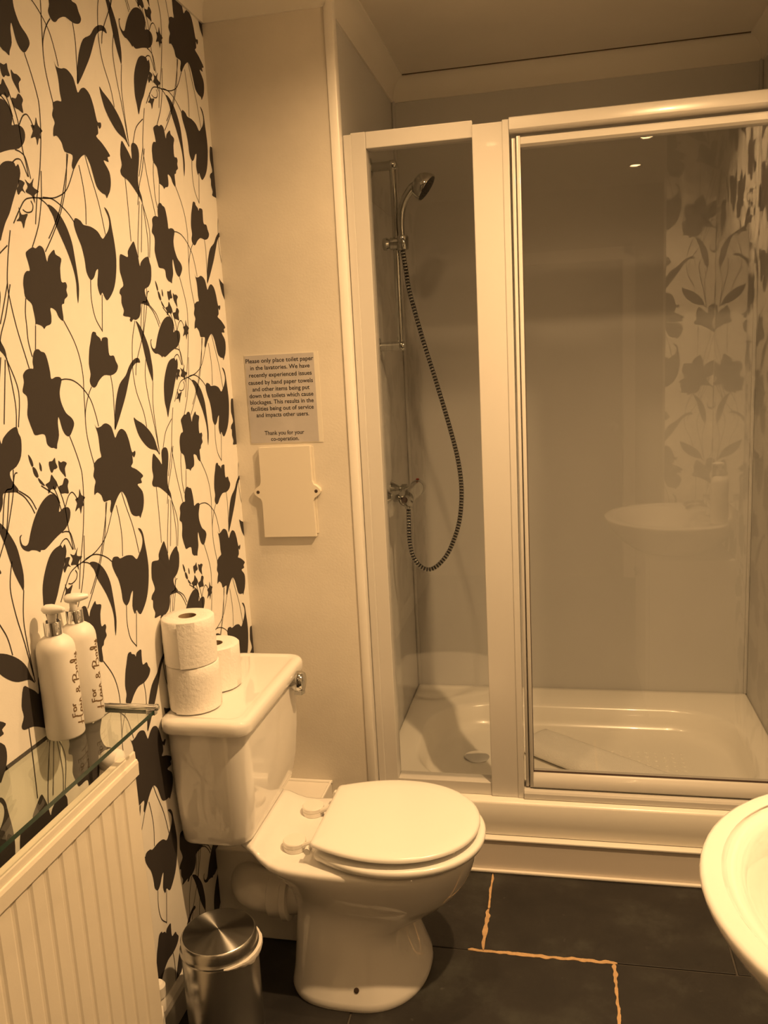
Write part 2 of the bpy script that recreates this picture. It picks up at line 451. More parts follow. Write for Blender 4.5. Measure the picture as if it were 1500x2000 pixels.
# ------------------------------------------------------------------ wallpaper print
PRINT_SHAPES=[[(-29,610),(-24,616),(-7,624),(2,623),(14,629),(24,627),(29,619),(33,603),(40,614),(59,627),(63,619),(80,613),(73,596),(72,571),(85,571),(89,564),(85,556),(87,546),(76,539),(72,531),(64,527),(64,500),(50,505),(42,517),(26,521),(26,507),(22,493),(6,488),(-1,483),(-7,488),(-25,491),(-26,486),(-25,499),(-27,514),(-30,526),(-44,534),(-47,541),(-47,548),(-47,559),(-42,573),(-33,581),(-23,583),(-25,596)],[(-48,414),(-48,425),(-43,439),(-36,446),(-26,447),(-19,443),(-8,440),(-2,425),(1,406),(2,394),(16,397),(30,396),(34,390),(27,377),(23,365),(25,349),(36,330),(53,319),(59,308),(51,296),(39,286),(27,289),(18,301),(11,324),(6,313),(5,291),(-4,275),(-7,267),(-16,270),(-24,271),(-35,279),(-37,294),(-47,298),(-67,298),(-73,308),(-78,320),(-82,335),(-77,353),(-77,367),(-87,375),(-80,391),(-80,403),(-71,411),(-58,414)],[(160,480),(173,480),(175,475),(187,469),(191,463),(197,470),(216,470),(216,456),(217,435),(234,434),(240,423),(247,412),(237,400),(215,394),(188,395),(166,385),(154,375),(144,372),(135,376),(131,386),(137,399),(135,419),(142,446),(150,462)],[(206,282),(212,310),(225,344),(246,375),(275,392),(293,410),(311,422),(328,428),(341,427),(345,418),(329,418),(313,411),(299,399),(287,381),(266,349),(241,318),(221,295)],[(303,641),(314,645),(338,642),(341,655),(361,672),(372,678),(379,665),(385,649),(389,628),(396,637),(415,648),(434,652),(438,641),(443,629),(437,602),(421,586),(402,579),(404,564),(419,544),(396,545),(377,546),(373,531),(362,516),(345,510),(334,511),(325,505),(318,509),(321,515),(292,517),(297,528),(290,543),(292,558),(286,563),(291,572),(306,581),(301,599),(297,612)],[(345,508),(362,498),(378,479),(393,453),(399,427),(402,400),(397,375),(390,385),(379,408),(371,434),(363,464),(353,490)],[(131,301),(137,293),(153,294),(164,298),(177,298),(193,290),(200,275),(205,266),(218,277),(233,282),(250,274),(260,255),(264,240),(269,228),(281,230),(282,223),(274,216),(268,221),(267,206),(258,198),(280,189),(306,172),(295,166),(297,157),(277,156),(296,138),(298,118),(291,100),(282,90),(274,82),(270,88),(255,90),(238,99),(228,123),(221,139),(207,152),(189,144),(172,129),(159,116),(153,122),(160,142),(134,143),(127,157),(113,166),(101,163),(105,179),(111,189),(105,200),(111,213),(112,223),(127,231),(142,234),(140,247),(140,267),(138,283)],[(-139,134),(-144,129),(-142,118),(-133,113),(-124,117),(-115,133),(-100,154),(-78,175),(-57,186),(-38,188),(-24,179),(-20,164),(-24,152),(-9,157),(7,155),(12,145),(5,130),(-12,117),(-36,110),(-53,104),(-68,98),(-81,94),(-92,96),(-95,93),(-104,98),(-118,102),(-128,102),(-141,109),(-147,120),(-146,132)],[(-32,91),(-27,85),(-19,90),(-16,76),(-25,58),(-36,42),(-49,22),(-61,3),(-76,-15),(-88,-34),(-96,-46),(-100,-27),(-105,-10),(-104,12),(-100,33),(-89,55),(-72,77),(-54,88)],[(57,36),(75,33),(95,21),(111,3),(123,-22),(127,-48),(130,-82),(130,-108),(121,-136),(120,-119),(122,-98),(118,-75),(107,-49),(92,-24),(77,-2),(69,18),(61,27)],[(138,18),(146,25),(163,22),(172,16),(198,16),(223,10),(239,-2),(253,7),(265,17),(273,31),(271,46),(259,62),(271,58),(279,45),(282,25),(287,-8),(287,-39),(277,-76),(261,-103),(236,-123),(225,-121),(216,-110),(207,-116),(200,-96),(209,-66),(200,-69),(190,-82),(176,-88),(164,-74),(162,-51),(156,-27),(146,-10),(138,7)],[(291,301),(303,295),(332,283),(360,264),(377,245),(385,226),(394,207),(380,219),(352,226),(330,238),(307,259),(296,281)],[(362,213),(377,205),(391,194),(401,185),(404,212),(415,221),(432,219),(438,204),(432,180),(422,153),(421,129),(431,111),(432,95),(425,104),(402,120),(374,135),(350,140),(344,149),(353,163),(351,183)],[(22,75),(16,60),(33,54),(19,46),(17,31),(10,43),(-7,47),(1,57),(-5,68),(8,63)],[(-23,64),(-7,62),(-14,52),(-8,44),(-18,47),(-29,38),(-32,47),(-26,54)],[(-33,18),(-27,6),(-9,10),(-18,-3),(-26,-17),(-30,-6),(-44,-7),(-34,2)],[(51,183),(55,171),(67,164),(58,157),(60,149),(53,148),(46,135),(43,148),(28,143),(37,157),(33,166),(45,169)],[(-94,267),(-86,258),(-83,247),(-88,245),(-93,256)],[(-86,244),(-77,239),(-72,226),(-78,224),(-85,232)],[(-65,250),(-60,242),(-61,233),(-66,237)],[(-74,223),(-66,217),(-57,207),(-63,208),(-72,215)],[(-17,252),(-16,243),(-12,234),(-19,231),(-24,231),(-30,226),(-35,230),(-37,246),(-26,247)],[(-7,245),(0,241),(9,242),(19,237),(11,228),(11,212),(4,218),(-3,225),(-7,232)],[(-34,223),(-27,216),(-19,205),(-26,195),(-39,197),(-49,190),(-49,201),(-55,208),(-41,212)],[(5,210),(13,209),(18,203),(13,194),(14,181),(2,183),(-12,185),(-15,198),(-3,200)]]
PRINT_STEMS=[[(145,295),(139,319),(126,350),(101,374),(74,388),(49,392),(32,391)],[(113,223),(105,251),(99,282),(100,315),(108,338),(122,360),(135,374)],[(39,286),(52,257),(63,226),(66,202),(60,153),(48,105),(37,73),(24,39),(11,-5)],[(64,500),(90,465),(104,433),(109,397),(105,361),(100,315)],[(-45,534),(-51,510),(-52,487),(-53,461),(-47,434)],[(-26,488),(-35,446)],[(-65,645),(-80,601),(-91,556),(-89,525),(-80,480),(-66,434),(-60,414)],[(-91,556),(-110,516),(-124,488)],[(213,394),(216,366),(213,327),(209,283)],[(206,151),(217,121),(239,68),(253,8)],[(179,128),(186,94),(188,57),(182,18)],[(159,117),(126,74),(89,54),(53,46),(31,43),(6,39),(-13,32),(-31,14),(-53,-12)],[(144,141),(130,105),(99,41),(72,3),(47,-25)],[(43,46),(72,48),(99,41),(123,29),(140,16)],[(31,43),(48,38),(59,32)],[(5,34),(10,26),(4,16),(-11,12),(-22,15)],[(7,74),(4,98),(-1,118),(-5,165),(-21,206)],[(-18,167),(-25,187),(-33,201)],[(-68,208),(-45,194),(-26,181),(-16,154)],[(-2,158),(11,175),(24,181),(34,174),(41,163)],[(13,72),(5,104),(-8,112),(-23,113)],[(-35,90),(-22,98),(-8,97),(5,74)],[(176,-88),(171,-125),(178,-161),(199,-186)],[(214,-114),(199,-188)],[(341,508),(321,467),(312,427),(309,395),(316,354),(338,311),(346,276)],[(393,547),(373,483),(364,468),(330,420),(320,391)],[(419,544),(446,527),(461,504)],[(397,375),(387,331),(387,292),(395,209)],[(376,431),(363,389),(368,340),(381,285),(393,221)],[(362,139),(362,79),(360,7)],[(428,95),(417,48),(403,-11)],[(432,95),(453,41),(440,-19)],[(415,221),(436,257),(473,284)],[(-139,209),(-120,197),(-105,179),(-96,163)],[(-140,247),(-149,205),(-178,143)],[(-130,240),(-138,238),(-149,217),(-169,211),(-187,154)],[(48,762),(39,714),(37,708),(20,665),(-7,624)],[(140,811),(125,753),(97,699),(63,655),(31,620)],[(467,890),(445,839),(424,803),(408,760)],[(417,769),(393,686),(386,646)],[(432,768),(440,692),(434,650)]]

PY, PZ, PS = 0.551, 0.67, 0.335
def build_print(name, parent, place, u0, u1, v0, v1):
    """flat printed flowers and stems; u runs along the wall, v is height; place(u, v) gives the wall point"""
    bm = bmesh.new()
    shapes = [[(p.x, p.y) for p in catmull([Vector((a * .001 + 1.40, b * .001 + 1.10, 0)) for a, b in s], 3, True)] for s in PRINT_SHAPES]
    stems = [[(p.x, p.y) for p in catmull([Vector((a * .001 + 1.40, b * .001 + 1.10, 0)) for a, b in s], 5)] for s in PRINT_STEMS]
    for i in range(-5, 4):
        for j in range(-6, 6):
            ou, ov = i * PY, i * PS + j * PZ
            def inside(s):
                us = [p[0] + ou for p in s]; vs = [p[1] + ov for p in s]
                return max(us) > u0 and min(us) < u1 and max(vs) > v0 and min(vs) < v1
            for s in shapes:
                if inside(s):
                    bm.faces.new([bm.verts.new((p[0] + ou, p[1] + ov, 0)) for p in s])
            for s in stems:
                if not inside(s): continue
                prev = None
                for k, p in enumerate(s):
                    a, b = s[max(k - 1, 0)], s[min(k + 1, len(s) - 1)]
                    t = Vector((b[0] - a[0], b[1] - a[1])); t.normalize()
                    nn = Vector((-t.y, t.x)) * 0.0012
                    cur = (bm.verts.new((p[0] + ou + nn.x, p[1] + ov + nn.y, 0)), bm.verts.new((p[0] + ou - nn.x, p[1] + ov - nn.y, 0)))
                    if prev: bm.faces.new((prev[0], prev[1], cur[1], cur[0]))
                    prev = cur
    bmesh.ops.triangulate(bm, faces=[f for f in bm.faces if len(f.verts) > 4])
    for co, no in (((u0, 0, 0), (-1, 0, 0)), ((u1, 0, 0), (1, 0, 0)), ((0, v0, 0), (0, -1, 0)), ((0, v1, 0), (0, 1, 0))):
        bmesh.ops.bisect_plane(bm, geom=bm.verts[:] + bm.edges[:] + bm.faces[:], plane_co=co, plane_no=no, clear_outer=True)
    for v in bm.verts:
        v.co = Vector(place(v.co.x, v.co.y))
    o = finish(name, bm, 'print', parent)
    o['kind'] = 'stuff'
    return o
build_print('wallpaper_print', wall_left, lambda u, v: (XW + .0004, u, v), YN, YP, 0, ZC - .06).__setitem__('label', 'dark brown printed flowers, leaves and stems')
build_print('wallpaper_print', wall_right, lambda u, v: (XR - .0004, u, v), YPIER, 2.25, 0, ZC - .06)
build_print('wallpaper_print', wall_pier, lambda u, v: (u - .62 , YPIER + .0004, v), 0.455 + .62, XR + .62, 0, ZC - .06)

# ------------------------------------------------------------------ shower tray
tray = thing('shower_tray', 'wide white shower tray with a sunken floor behind the glass', 'shower tray', (0.04, 2.71, 0.105))
bm = bmesh.new()
N8 = 12
ox0, ox1, oy0, oy1 = XS, XR, 2.274, YB
def outer(ins, z, r): return rrect(ox0 + ins, ox1 - ins, oy0 + ins, oy1 - ins, r, z, N8)
loops = [outer(.004, .106, .004), outer(0, .110, .004), outer(0, .205, .004), outer(.002, .210, .005), outer(.007, .2135, .008), outer(.03, .2140, .02),
         rrect(-.492, .588, 2.372, 2.990, .22, .2138, N8), rrect(-.485, .581, 2.379, 2.984, .218, .2105, N8), rrect(-.478, .574, 2.387, 2.977, .215, .202, N8),
         rrect(-.462, .556, 2.404, 2.962, .207, .165, N8), rrect(-.452, .545, 2.414, 2.952, .202, .146, N8), rrect(-.440, .532, 2.426, 2.940, .196, .138, N8), rrect(-.415, .505, 2.45, 2.915, .18, .135, N8)]
loft(bm, loops)
finish('tray_body', bm, 'tray', tray, True, 50)
bm = bmesh.new()
for i in range(11):
    for j in range(6):
        lathe(bm, [(.006, .1348), (.0045, .1368), (.001, .1374)], (0.10 + i * .028, 2.64 + j * .03, 0), n=8)
finish('grip_bumps', bm, 'tray', tray, True)['kind'] = 'stuff'
bm = bmesh.new(); lathe(bm, [(.044, .1349), (.044, .137), (.038, .139), (.001, .140)], (-0.30, 2.70, 0), n=28)
finish('waste_cover', bm, 'chrome', tray, True)

# ------------------------------------------------------------------ shower enclosure
enc = thing('shower_enclosure', 'white framed glass shower enclosure with a fixed panel and a wide door', 'shower screen', (0.05, 2.33, 0.2137))
ZT = 0.2145
bm = bmesh.new()
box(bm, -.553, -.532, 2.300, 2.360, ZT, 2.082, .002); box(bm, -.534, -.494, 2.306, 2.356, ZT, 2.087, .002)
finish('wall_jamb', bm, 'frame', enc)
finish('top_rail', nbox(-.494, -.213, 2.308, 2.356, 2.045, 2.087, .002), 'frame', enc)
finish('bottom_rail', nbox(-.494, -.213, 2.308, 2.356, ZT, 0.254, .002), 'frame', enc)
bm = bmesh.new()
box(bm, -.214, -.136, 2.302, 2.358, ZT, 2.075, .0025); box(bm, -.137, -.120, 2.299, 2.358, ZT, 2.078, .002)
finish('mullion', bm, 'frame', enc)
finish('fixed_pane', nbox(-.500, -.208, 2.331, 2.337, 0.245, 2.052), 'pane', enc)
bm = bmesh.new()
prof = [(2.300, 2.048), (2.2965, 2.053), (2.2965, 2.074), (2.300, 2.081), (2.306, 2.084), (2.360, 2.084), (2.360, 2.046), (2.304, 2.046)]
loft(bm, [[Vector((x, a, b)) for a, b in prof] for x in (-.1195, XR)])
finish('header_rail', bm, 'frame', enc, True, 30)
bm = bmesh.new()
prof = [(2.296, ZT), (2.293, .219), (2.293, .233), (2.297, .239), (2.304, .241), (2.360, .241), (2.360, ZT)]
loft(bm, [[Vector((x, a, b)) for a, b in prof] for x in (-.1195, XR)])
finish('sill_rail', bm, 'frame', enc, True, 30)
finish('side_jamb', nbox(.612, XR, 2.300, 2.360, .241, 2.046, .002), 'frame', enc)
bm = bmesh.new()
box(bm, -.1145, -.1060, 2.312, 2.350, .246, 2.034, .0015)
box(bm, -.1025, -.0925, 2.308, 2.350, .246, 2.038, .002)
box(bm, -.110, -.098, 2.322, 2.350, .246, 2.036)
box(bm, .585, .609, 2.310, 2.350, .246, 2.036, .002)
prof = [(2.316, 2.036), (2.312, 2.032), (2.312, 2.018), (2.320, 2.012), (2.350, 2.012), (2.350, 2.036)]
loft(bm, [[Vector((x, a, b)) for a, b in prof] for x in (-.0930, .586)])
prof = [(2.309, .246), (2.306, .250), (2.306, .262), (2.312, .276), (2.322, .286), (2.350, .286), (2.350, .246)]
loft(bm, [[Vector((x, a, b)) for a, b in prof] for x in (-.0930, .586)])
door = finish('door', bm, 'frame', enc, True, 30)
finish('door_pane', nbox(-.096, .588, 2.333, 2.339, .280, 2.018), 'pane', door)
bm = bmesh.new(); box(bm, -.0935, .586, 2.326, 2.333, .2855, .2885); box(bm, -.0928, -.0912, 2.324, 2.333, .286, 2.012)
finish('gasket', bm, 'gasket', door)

# ------------------------------------------------------------------ shower fittings
RX, RY = -0.498, 2.705
riser = thing('shower_riser_rail', 'vertical chrome riser rail on two wall brackets in the shower', 'shower rail', (RX, RY, 1.53))
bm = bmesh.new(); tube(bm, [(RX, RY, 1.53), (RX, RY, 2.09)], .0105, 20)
finish('rail', bm, 'chrome_dim', riser, True)
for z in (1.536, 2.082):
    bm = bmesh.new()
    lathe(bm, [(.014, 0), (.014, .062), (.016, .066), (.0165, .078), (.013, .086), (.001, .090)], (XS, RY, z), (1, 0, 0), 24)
    b = finish('bracket', bm, 'chrome_dim', riser, True)
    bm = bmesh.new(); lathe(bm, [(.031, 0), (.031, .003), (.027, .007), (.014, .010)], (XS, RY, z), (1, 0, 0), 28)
    finish('wall_flange', bm, 'chrome_dim', b, True)
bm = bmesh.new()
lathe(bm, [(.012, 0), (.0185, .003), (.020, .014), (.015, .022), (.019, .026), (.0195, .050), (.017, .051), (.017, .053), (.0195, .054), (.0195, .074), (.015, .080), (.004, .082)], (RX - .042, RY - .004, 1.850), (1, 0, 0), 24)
finish('slider_clamp', bm, 'chrome_dim', riser, True)
bm = bmesh.new(); lathe(bm, [(.010, -.024), (.0185, -.020), (.0195, .016), (.017, .020), (.012, .021)], (-.475, RY - .012, 1.850), (0.05, 0, 1), 24)
hold = finish('handset_holder', bm, 'chrome_dim', riser, True)
bm = bmesh.new(); tube(bm, [(RX + .008, RY, 1.940), (-.478, RY, 1.940)], .005, 10)

head = thing('shower_handset', 'chrome shower handset with a black round face, held on the riser rail', 'shower head', (-.474, RY - .012, 1.87))
bm.free()
bm = bmesh.new()
hp = catmull([(-.477, RY - .012, 1.868), (-.478, RY - .012, 1.905), (-.474, RY - .012, 1.945), (-.461, RY - .014, 1.978), (-.440, RY - .016, 2.005), (-.418, RY - .018, 2.018)], 8)
tube(bm, hp, [.0105 + .004 * (i / (len(hp) - 1)) for i in range(len(hp))], 18)
finish('handle', bm, 'chrome_dim', head, True)
nrm = Vector((.80, -.02, -.60)).normalized()
fc = Vector((-.392, RY - .018, 2.003))
bm = bmesh.new()
lathe(bm, [(.001, -.046), (.013, -.0445), (.026, -.039), (.037, -.027), (.043, -.012), (.044, -.002), (.0425, .001), (.0395, .000)], fc, nrm, 36)
hd = finish('head', bm, 'chrome_dim', head, True, 60)
bm = bmesh.new()
lathe(bm, [(.0395, -.002), (.0395, .0012), (.033, .0022), (.001, .0024)], fc, nrm, 32)
for rr, kn in ((.008, 6), (.017, 12), (.026, 18)):
    q = Vector((0, 0, 1)).rotation_difference(nrm)
    for k in range(kn):
        a = 2 * math.pi * k / kn
        lathe(bm, [(.0016, .002), (.0012, .0042), (.0003, .0044)], fc + q @ Vector((rr * math.cos(a), rr * math.sin(a), 0)), nrm, 6)
finish('spray_face', bm, 'rubber', hd, True)['label'] = 'black rubber spray face'

VX, VZ = -0.487, 1.056
valve = thing('shower_mixer_valve', 'chrome bar mixer valve on the left shower wall', 'shower valve', (VX, 2.72, VZ))
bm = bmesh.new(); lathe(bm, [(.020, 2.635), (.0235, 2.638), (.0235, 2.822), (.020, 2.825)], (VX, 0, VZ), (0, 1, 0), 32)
body = finish('valve_body', bm, 'chrome_dim', valve, True)
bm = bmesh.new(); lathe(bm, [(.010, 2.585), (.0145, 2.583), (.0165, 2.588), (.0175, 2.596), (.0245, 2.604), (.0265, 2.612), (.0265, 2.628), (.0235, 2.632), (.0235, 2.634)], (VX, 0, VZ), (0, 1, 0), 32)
kn = finish('flow_knob', bm, 'chrome_dim', valve, True, 50)
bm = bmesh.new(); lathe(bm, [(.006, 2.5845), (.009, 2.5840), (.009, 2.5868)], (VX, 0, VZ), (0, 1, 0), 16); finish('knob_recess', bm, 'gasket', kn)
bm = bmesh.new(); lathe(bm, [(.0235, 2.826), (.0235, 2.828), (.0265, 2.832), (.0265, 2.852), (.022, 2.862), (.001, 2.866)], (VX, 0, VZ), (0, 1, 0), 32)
kn = finish('temperature_knob', bm, 'chrome_dim', valve, True, 50)
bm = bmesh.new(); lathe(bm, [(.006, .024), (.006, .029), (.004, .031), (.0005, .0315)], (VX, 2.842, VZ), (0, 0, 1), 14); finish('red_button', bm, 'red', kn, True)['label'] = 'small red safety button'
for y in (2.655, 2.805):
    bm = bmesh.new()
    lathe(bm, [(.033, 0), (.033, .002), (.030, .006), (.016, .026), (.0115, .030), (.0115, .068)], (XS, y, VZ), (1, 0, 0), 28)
    p = finish('inlet', bm, 'chrome_dim', valve, True)
    bm = bmesh.new(); lathe(bm, [(.014, .034), (.0175, .036), (.0175, .054), (.014, .056)], (XS, y, VZ), (1, 0, 0), 6); finish('hex_nut', bm, 'chrome_dim', p)
bm = bmesh.new(); lathe(bm, [(.011, -.042), (.012, -.040), (.012, -.016)], (-.491, 2.668, VZ), (0, 0, 1), 18); finish('outlet', bm, 'chrome_dim', valve, True)

hose = thing('shower_hose', 'ribbed black and chrome shower hose hanging in a loop', 'hose', (-.43, 2.70, .80))
hp = catmull([(-.4765, RY - .012, 1.829), (-.470, 2.70, 1.770), (-.461, 2.70, 1.701), (-.427, 2.70, 1.557), (-.391, 2.70, 1.427), (-.352, 2.70, 1.278), (-.327, 2.70, 1.162), (-.3195, 2.70, 1.061),
              (-.331, 2.70, .960), (-.362, 2.70, .874), (-.395, 2.695, .826), (-.431, 2.690, .803), (-.462, 2.683, .815), (-.484, 2.675, .850), (-.493, 2.670, .905), (-.4925, 2.668, .960), (-.491, 2.668, 1.016)], 60)
ln = [0.0]
for a, b in zip(hp[:-1], hp[1:]): ln.append(ln[-1] + (b - a).length)
pitch = 0.0098
cnt = int(ln[-1] / pitch)
def at_len(s):
    import bisect
    k = min(max(bisect.bisect(ln, s) - 1, 0), len(ln) - 2)
    f = (s - ln[k]) / max(ln[k + 1] - ln[k], 1e-9)
    return hp[k].lerp(hp[k + 1], f)
pp, rr, mm = [], [], []
for k in range(cnt):
    s0 = k * ln[-1] / cnt; dp = ln[-1] / cnt
    for f, r, mi in ((.02, .0070, 1), (.58, .0070, 0), (.62, .0080, 0), (.79, .0085, 0), (.96, .0080, 0)):
        pp.append(at_len(s0 + f * dp)); rr.append(r); mm.append(mi)
bm = bmesh.new()
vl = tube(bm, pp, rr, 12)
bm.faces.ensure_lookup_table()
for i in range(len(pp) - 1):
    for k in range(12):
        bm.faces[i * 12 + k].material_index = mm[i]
finish('ribbed_sleeve', bm, ['chrome_dim', 'hose_dark'], hose, True, 80)

# white folded towel lying in the tray
bm = bmesh.new()
ux, uy = Vector((.80, -.60, 0)), Vector((.60, .80, 0))
o0 = Vector((-.182, 2.759, 0))
def tw(u, v, z): 
    q = o0 + ux * u + uy * v; return Vector((q.x, q.y, z))
tl, twid = 0.62, 0.178
nu, nv = 30, 10
grid_t, grid_b = [], []
for i in range(nu + 1):
    rt, rb = [], []
    for j in range(nv + 1):
        u, v = tl * i / nu, twid * j / nv
        e = min(1, min(j, nv - j) / 1.5, min(i, nu - i) / 1.5)
        z = .1355 + .020 + .028 * math.sqrt(max(e, 0)) - .010 * v / twid + .002 * noise.noise(Vector((u * 14, v * 20, 3)))
        rt.append(bm.verts.new(tw(u, v, z))); rb.append(bm.verts.new(tw(u, v, .1355 + (.012 if e < .1 else 0.0))))
    grid_t.append(rt); grid_b.append(rb)
for i in range(nu):
    for j in range(nv):
        bm.faces.new((grid_t[i][j], grid_t[i + 1][j], grid_t[i + 1][j + 1], grid_t[i][j + 1]))
        bm.faces.new((grid_b[i][j], grid_b[i][j + 1], grid_b[i + 1][j + 1], grid_b[i + 1][j]))
for i in range(nu):
    for j in (0, nv): bm.faces.new((grid_t[i][j], grid_b[i][j], grid_b[i + 1][j], grid_t[i + 1][j]))
for j in range(nv):
    for i in (0, nu): bm.faces.new((grid_t[i][j], grid_t[i][j + 1], grid_b[i][j + 1], grid_b[i][j]))
towel = tag(finish('folded_towel', bm, 'towel', None, True, 60), 'long folded white towel lying across the shower tray floor', 'towel')

# ------------------------------------------------------------------ paper notice
notice = thing('paper_notice', 'printed toilet paper notice in a clear sleeve on the plain wall', 'notice', (-.757, YP, 1.279))
sheet_l = finish('laminate_sleeve', nbox(-.864, -.650, YP - .0016, YP, 1.279, 1.528), 'laminate', notice)
sheet = finish('paper_sheet', nbox(-.862, -.662, YP - .0024, YP - .0014, 1.2815, 1.5255), 'sheet', notice)
LINES = [("Please only place toilet paper", 268, 172, 762), ("in the lavatories. We have", 327, 213, 730), ("recently experienced issues", 388, 203, 747), ("caused by hand paper towels", 450, 197, 757),
         ("and other items being put", 507, 233, 728), ("down the toilets which cause", 563, 207, 760), ("blockages. This results in the", 618, 213, 762), ("facilities being out of service", 673, 220, 762),
         ("and impacts other users.", 728, 268, 722), ("Thank you for your", 884, 340, 680), ("co-operation.", 936, 395, 635)]
bm = bmesh.new()
for txt, v, a, b in LINES:
    cu = bpy.data.curves.new('t', 'FONT'); cu.body = txt; cu.size = 1.0; cu.resolution_u = 3; cu.offset = 0.012
    ob = bpy.data.objects.new('t', cu); COL.objects.link(ob)
    bpy.context.view_layer.update()
    me = bpy.data.meshes.new_from_object(ob.evaluated_get(bpy.context.evaluated_depsgraph_get()))
    bpy.data.objects.remove(ob); bpy.data.curves.remove(cu)
    L = 165 + 60 * (v - 250) / 730; Rr = 765 + 42 * (v - 250) / 730
    xa = -.862 + (a - L) / (Rr - L) * .200; xb = -.862 + (b - L) / (Rr - L) * .200
    zc = 1.527 - (v - 217) / 758 * .248
    x0 = min(q.co.x for q in me.vertices); x1 = max(q.co.x for q in me.vertices)
    s = (xb - xa) / (x1 - x0); sv = .0165
    me.transform(Matrix(((s, 0, 0, xa - x0 * s), (0, 0, 0, YP - .0027), (0, sv, 0, zc - .32 * sv), (0, 0, 0, 1))))
    bm.from_mesh(me); bpy.data.meshes.remove(me)
o = finish('lettering', bm, 'black_ink', sheet); o['kind'] = 'stuff'

# cover plate with two ears
cp = thing('cover_plate', 'cream plastic blanking plate with two screw ears on the plain wall', 'plate', (-.762, YP, 1.011))
pts = [(-.838, 1.269), (-.687, 1.271)]
for sx, base in ((1, -.6865), (-1, -.838)):
    pass
def ear(cx, s):
    return [(cx, 1.172), (cx + s * .004, 1.162), (cx + s * .012, 1.157)] + [(cx + s * (.010 + .0125 * math.cos(math.radians(a))), 1.1425 + .0125 * math.sin(math.radians(a))) for a in (60, 35, 10, -10, -35, -60)] + [(cx + s * .012, 1.128), (cx + s * .004, 1.123), (cx, 1.113)]
pts += ear(-.6865, 1) + [(-.6845, 1.012), (-.839, 1.011)] + list(reversed(ear(-.8385, -1)))
bm = bmesh.new()
loft(bm, [[Vector((x, YP, z)) for x, z in pts], [Vector((x, YP - .0145, z)) for x, z in pts], [Vector((x * .994 - .762 * .006, YP - .016, z * .996 + 1.14 * .004)) for x, z in pts]])
finish('plate', bm, 'plate', cp)
finish('back_box', nbox(-.69, -.6805, YP - .006, YP, 1.020, 1.268), 'plate', cp)
for x in (-.6765, -.8485):
    bm = bmesh.new(); lathe(bm, [(.0048, .0), (.0048, .0165), (.003, .0172), (.0005, .0172)], (x, YP, 1.1425), (0, -1, 0), 14)
    finish('screw', bm, 'screw', cp)['label'] = 'dark screw'

# ------------------------------------------------------------------ toilet
TY = 1.842
wc = thing('toilet', 'white close-coupled toilet with the lid down, against the papered wall', 'toilet', (-.50, TY, 0))
NO = 64
def oval(xr, xf, hw, z, xc=-.42, nr=3.0, nf=2.15, yc=TY):
    out = []
    for k in range(NO):
        a = 2 * math.pi * k / NO
        c, s = math.cos(a), math.sin(a)
        n = nf if c >= 0 else nr
        ext = (xf - xc) if c >= 0 else (xc - xr)
        out.append(Vector((xc + ext * math.copysign(abs(c) ** (2 / n), c), yc + hw * math.copysign(abs(s) ** (2 / n), s), z)))
    return out
bm = bmesh.new()
PAN = [  # z, rear x, front x, half width, centre x, rear exponent
    (0.000, -.672, -.336, .176, -.49, 3.2), (0.010, -.674, -.333, .178, -.49, 3.2), (0.020, -.672, -.336, .174, -.49, 3.1), (0.045, -.670, -.344, .162, -.49, 3.0),
    (0.085, -.669, -.356, .146, -.49, 2.8), (0.125, -.668, -.368, .132, -.49, 2.6), (0.155, -.667, -.372, .122, -.49, 2.5), (0.178, -.668, -.326, .120, -.47, 2.4),
    (0.205, -.674, -.282, .122, -.46, 2.4), (0.235, -.685, -.252, .137, -.45, 2.4), (0.270, -.705, -.231, .154, -.44, 2.5), (0.300, -.735, -.219, .166, -.43, 2.7),
    (0.320, -.775, -.213, .173, -.42, 3.0), (0.334, -.798, -.210, .176, -.42, 3.2), (0.342, -.800, -.210, .176, -.42, 3.2), (0.347, -.797, -.213, .173, -.42, 3.2), (0.349, -.790, -.220, .166, -.42, 3.2),
    (0.349, -.788, -.225, .140, -.42, 3.2), (0.349, -.786, -.230, .105, -.42, 3.2), (0.349, -.784, -.235, .070, -.42, 3.2), (0.349, -.782, -.240, .035, -.42, 3.2), (0.349, -.780, -.245, .0, -.42, 3.2)]
loft(bm, [oval(xr, xf, hw, z, xc, nr) for z, xr, xf, hw, xc, nr in PAN], (True, False))
bmesh.ops.remove_doubles(bm, verts=[v for v in bm.verts if v.co.z > .345], dist=.0002)
for v in bm.verts:                       # the shelf sweeps up to carry the cistern
    if v.co.z > .315 and v.co.x < -.645:
        v.co.z += .0375 * min(1.0, (-.645 - v.co.x) / .085) ** 2.2
finish('pan', bm, 'ceramic', wc, True, 60)
bm = bmesh.new()
tube(bm, catmull([(-.60, TY, .185), (-.655, TY, .178), (-.700, TY, .172)], 6), .052, 28)
finish('outlet', bm, 'ceramic', wc, True)
bm = bmesh.new(); lathe(bm, [(.0062, 0), (.0062, .0090), (.004, .0096), (.0005, .0096)], (-.487, TY - .1545, .044), (0, -.90, .44), 14)
finish('screw_hole', bm, 'screw', wc)['label'] = 'dark fixing hole in the foot'

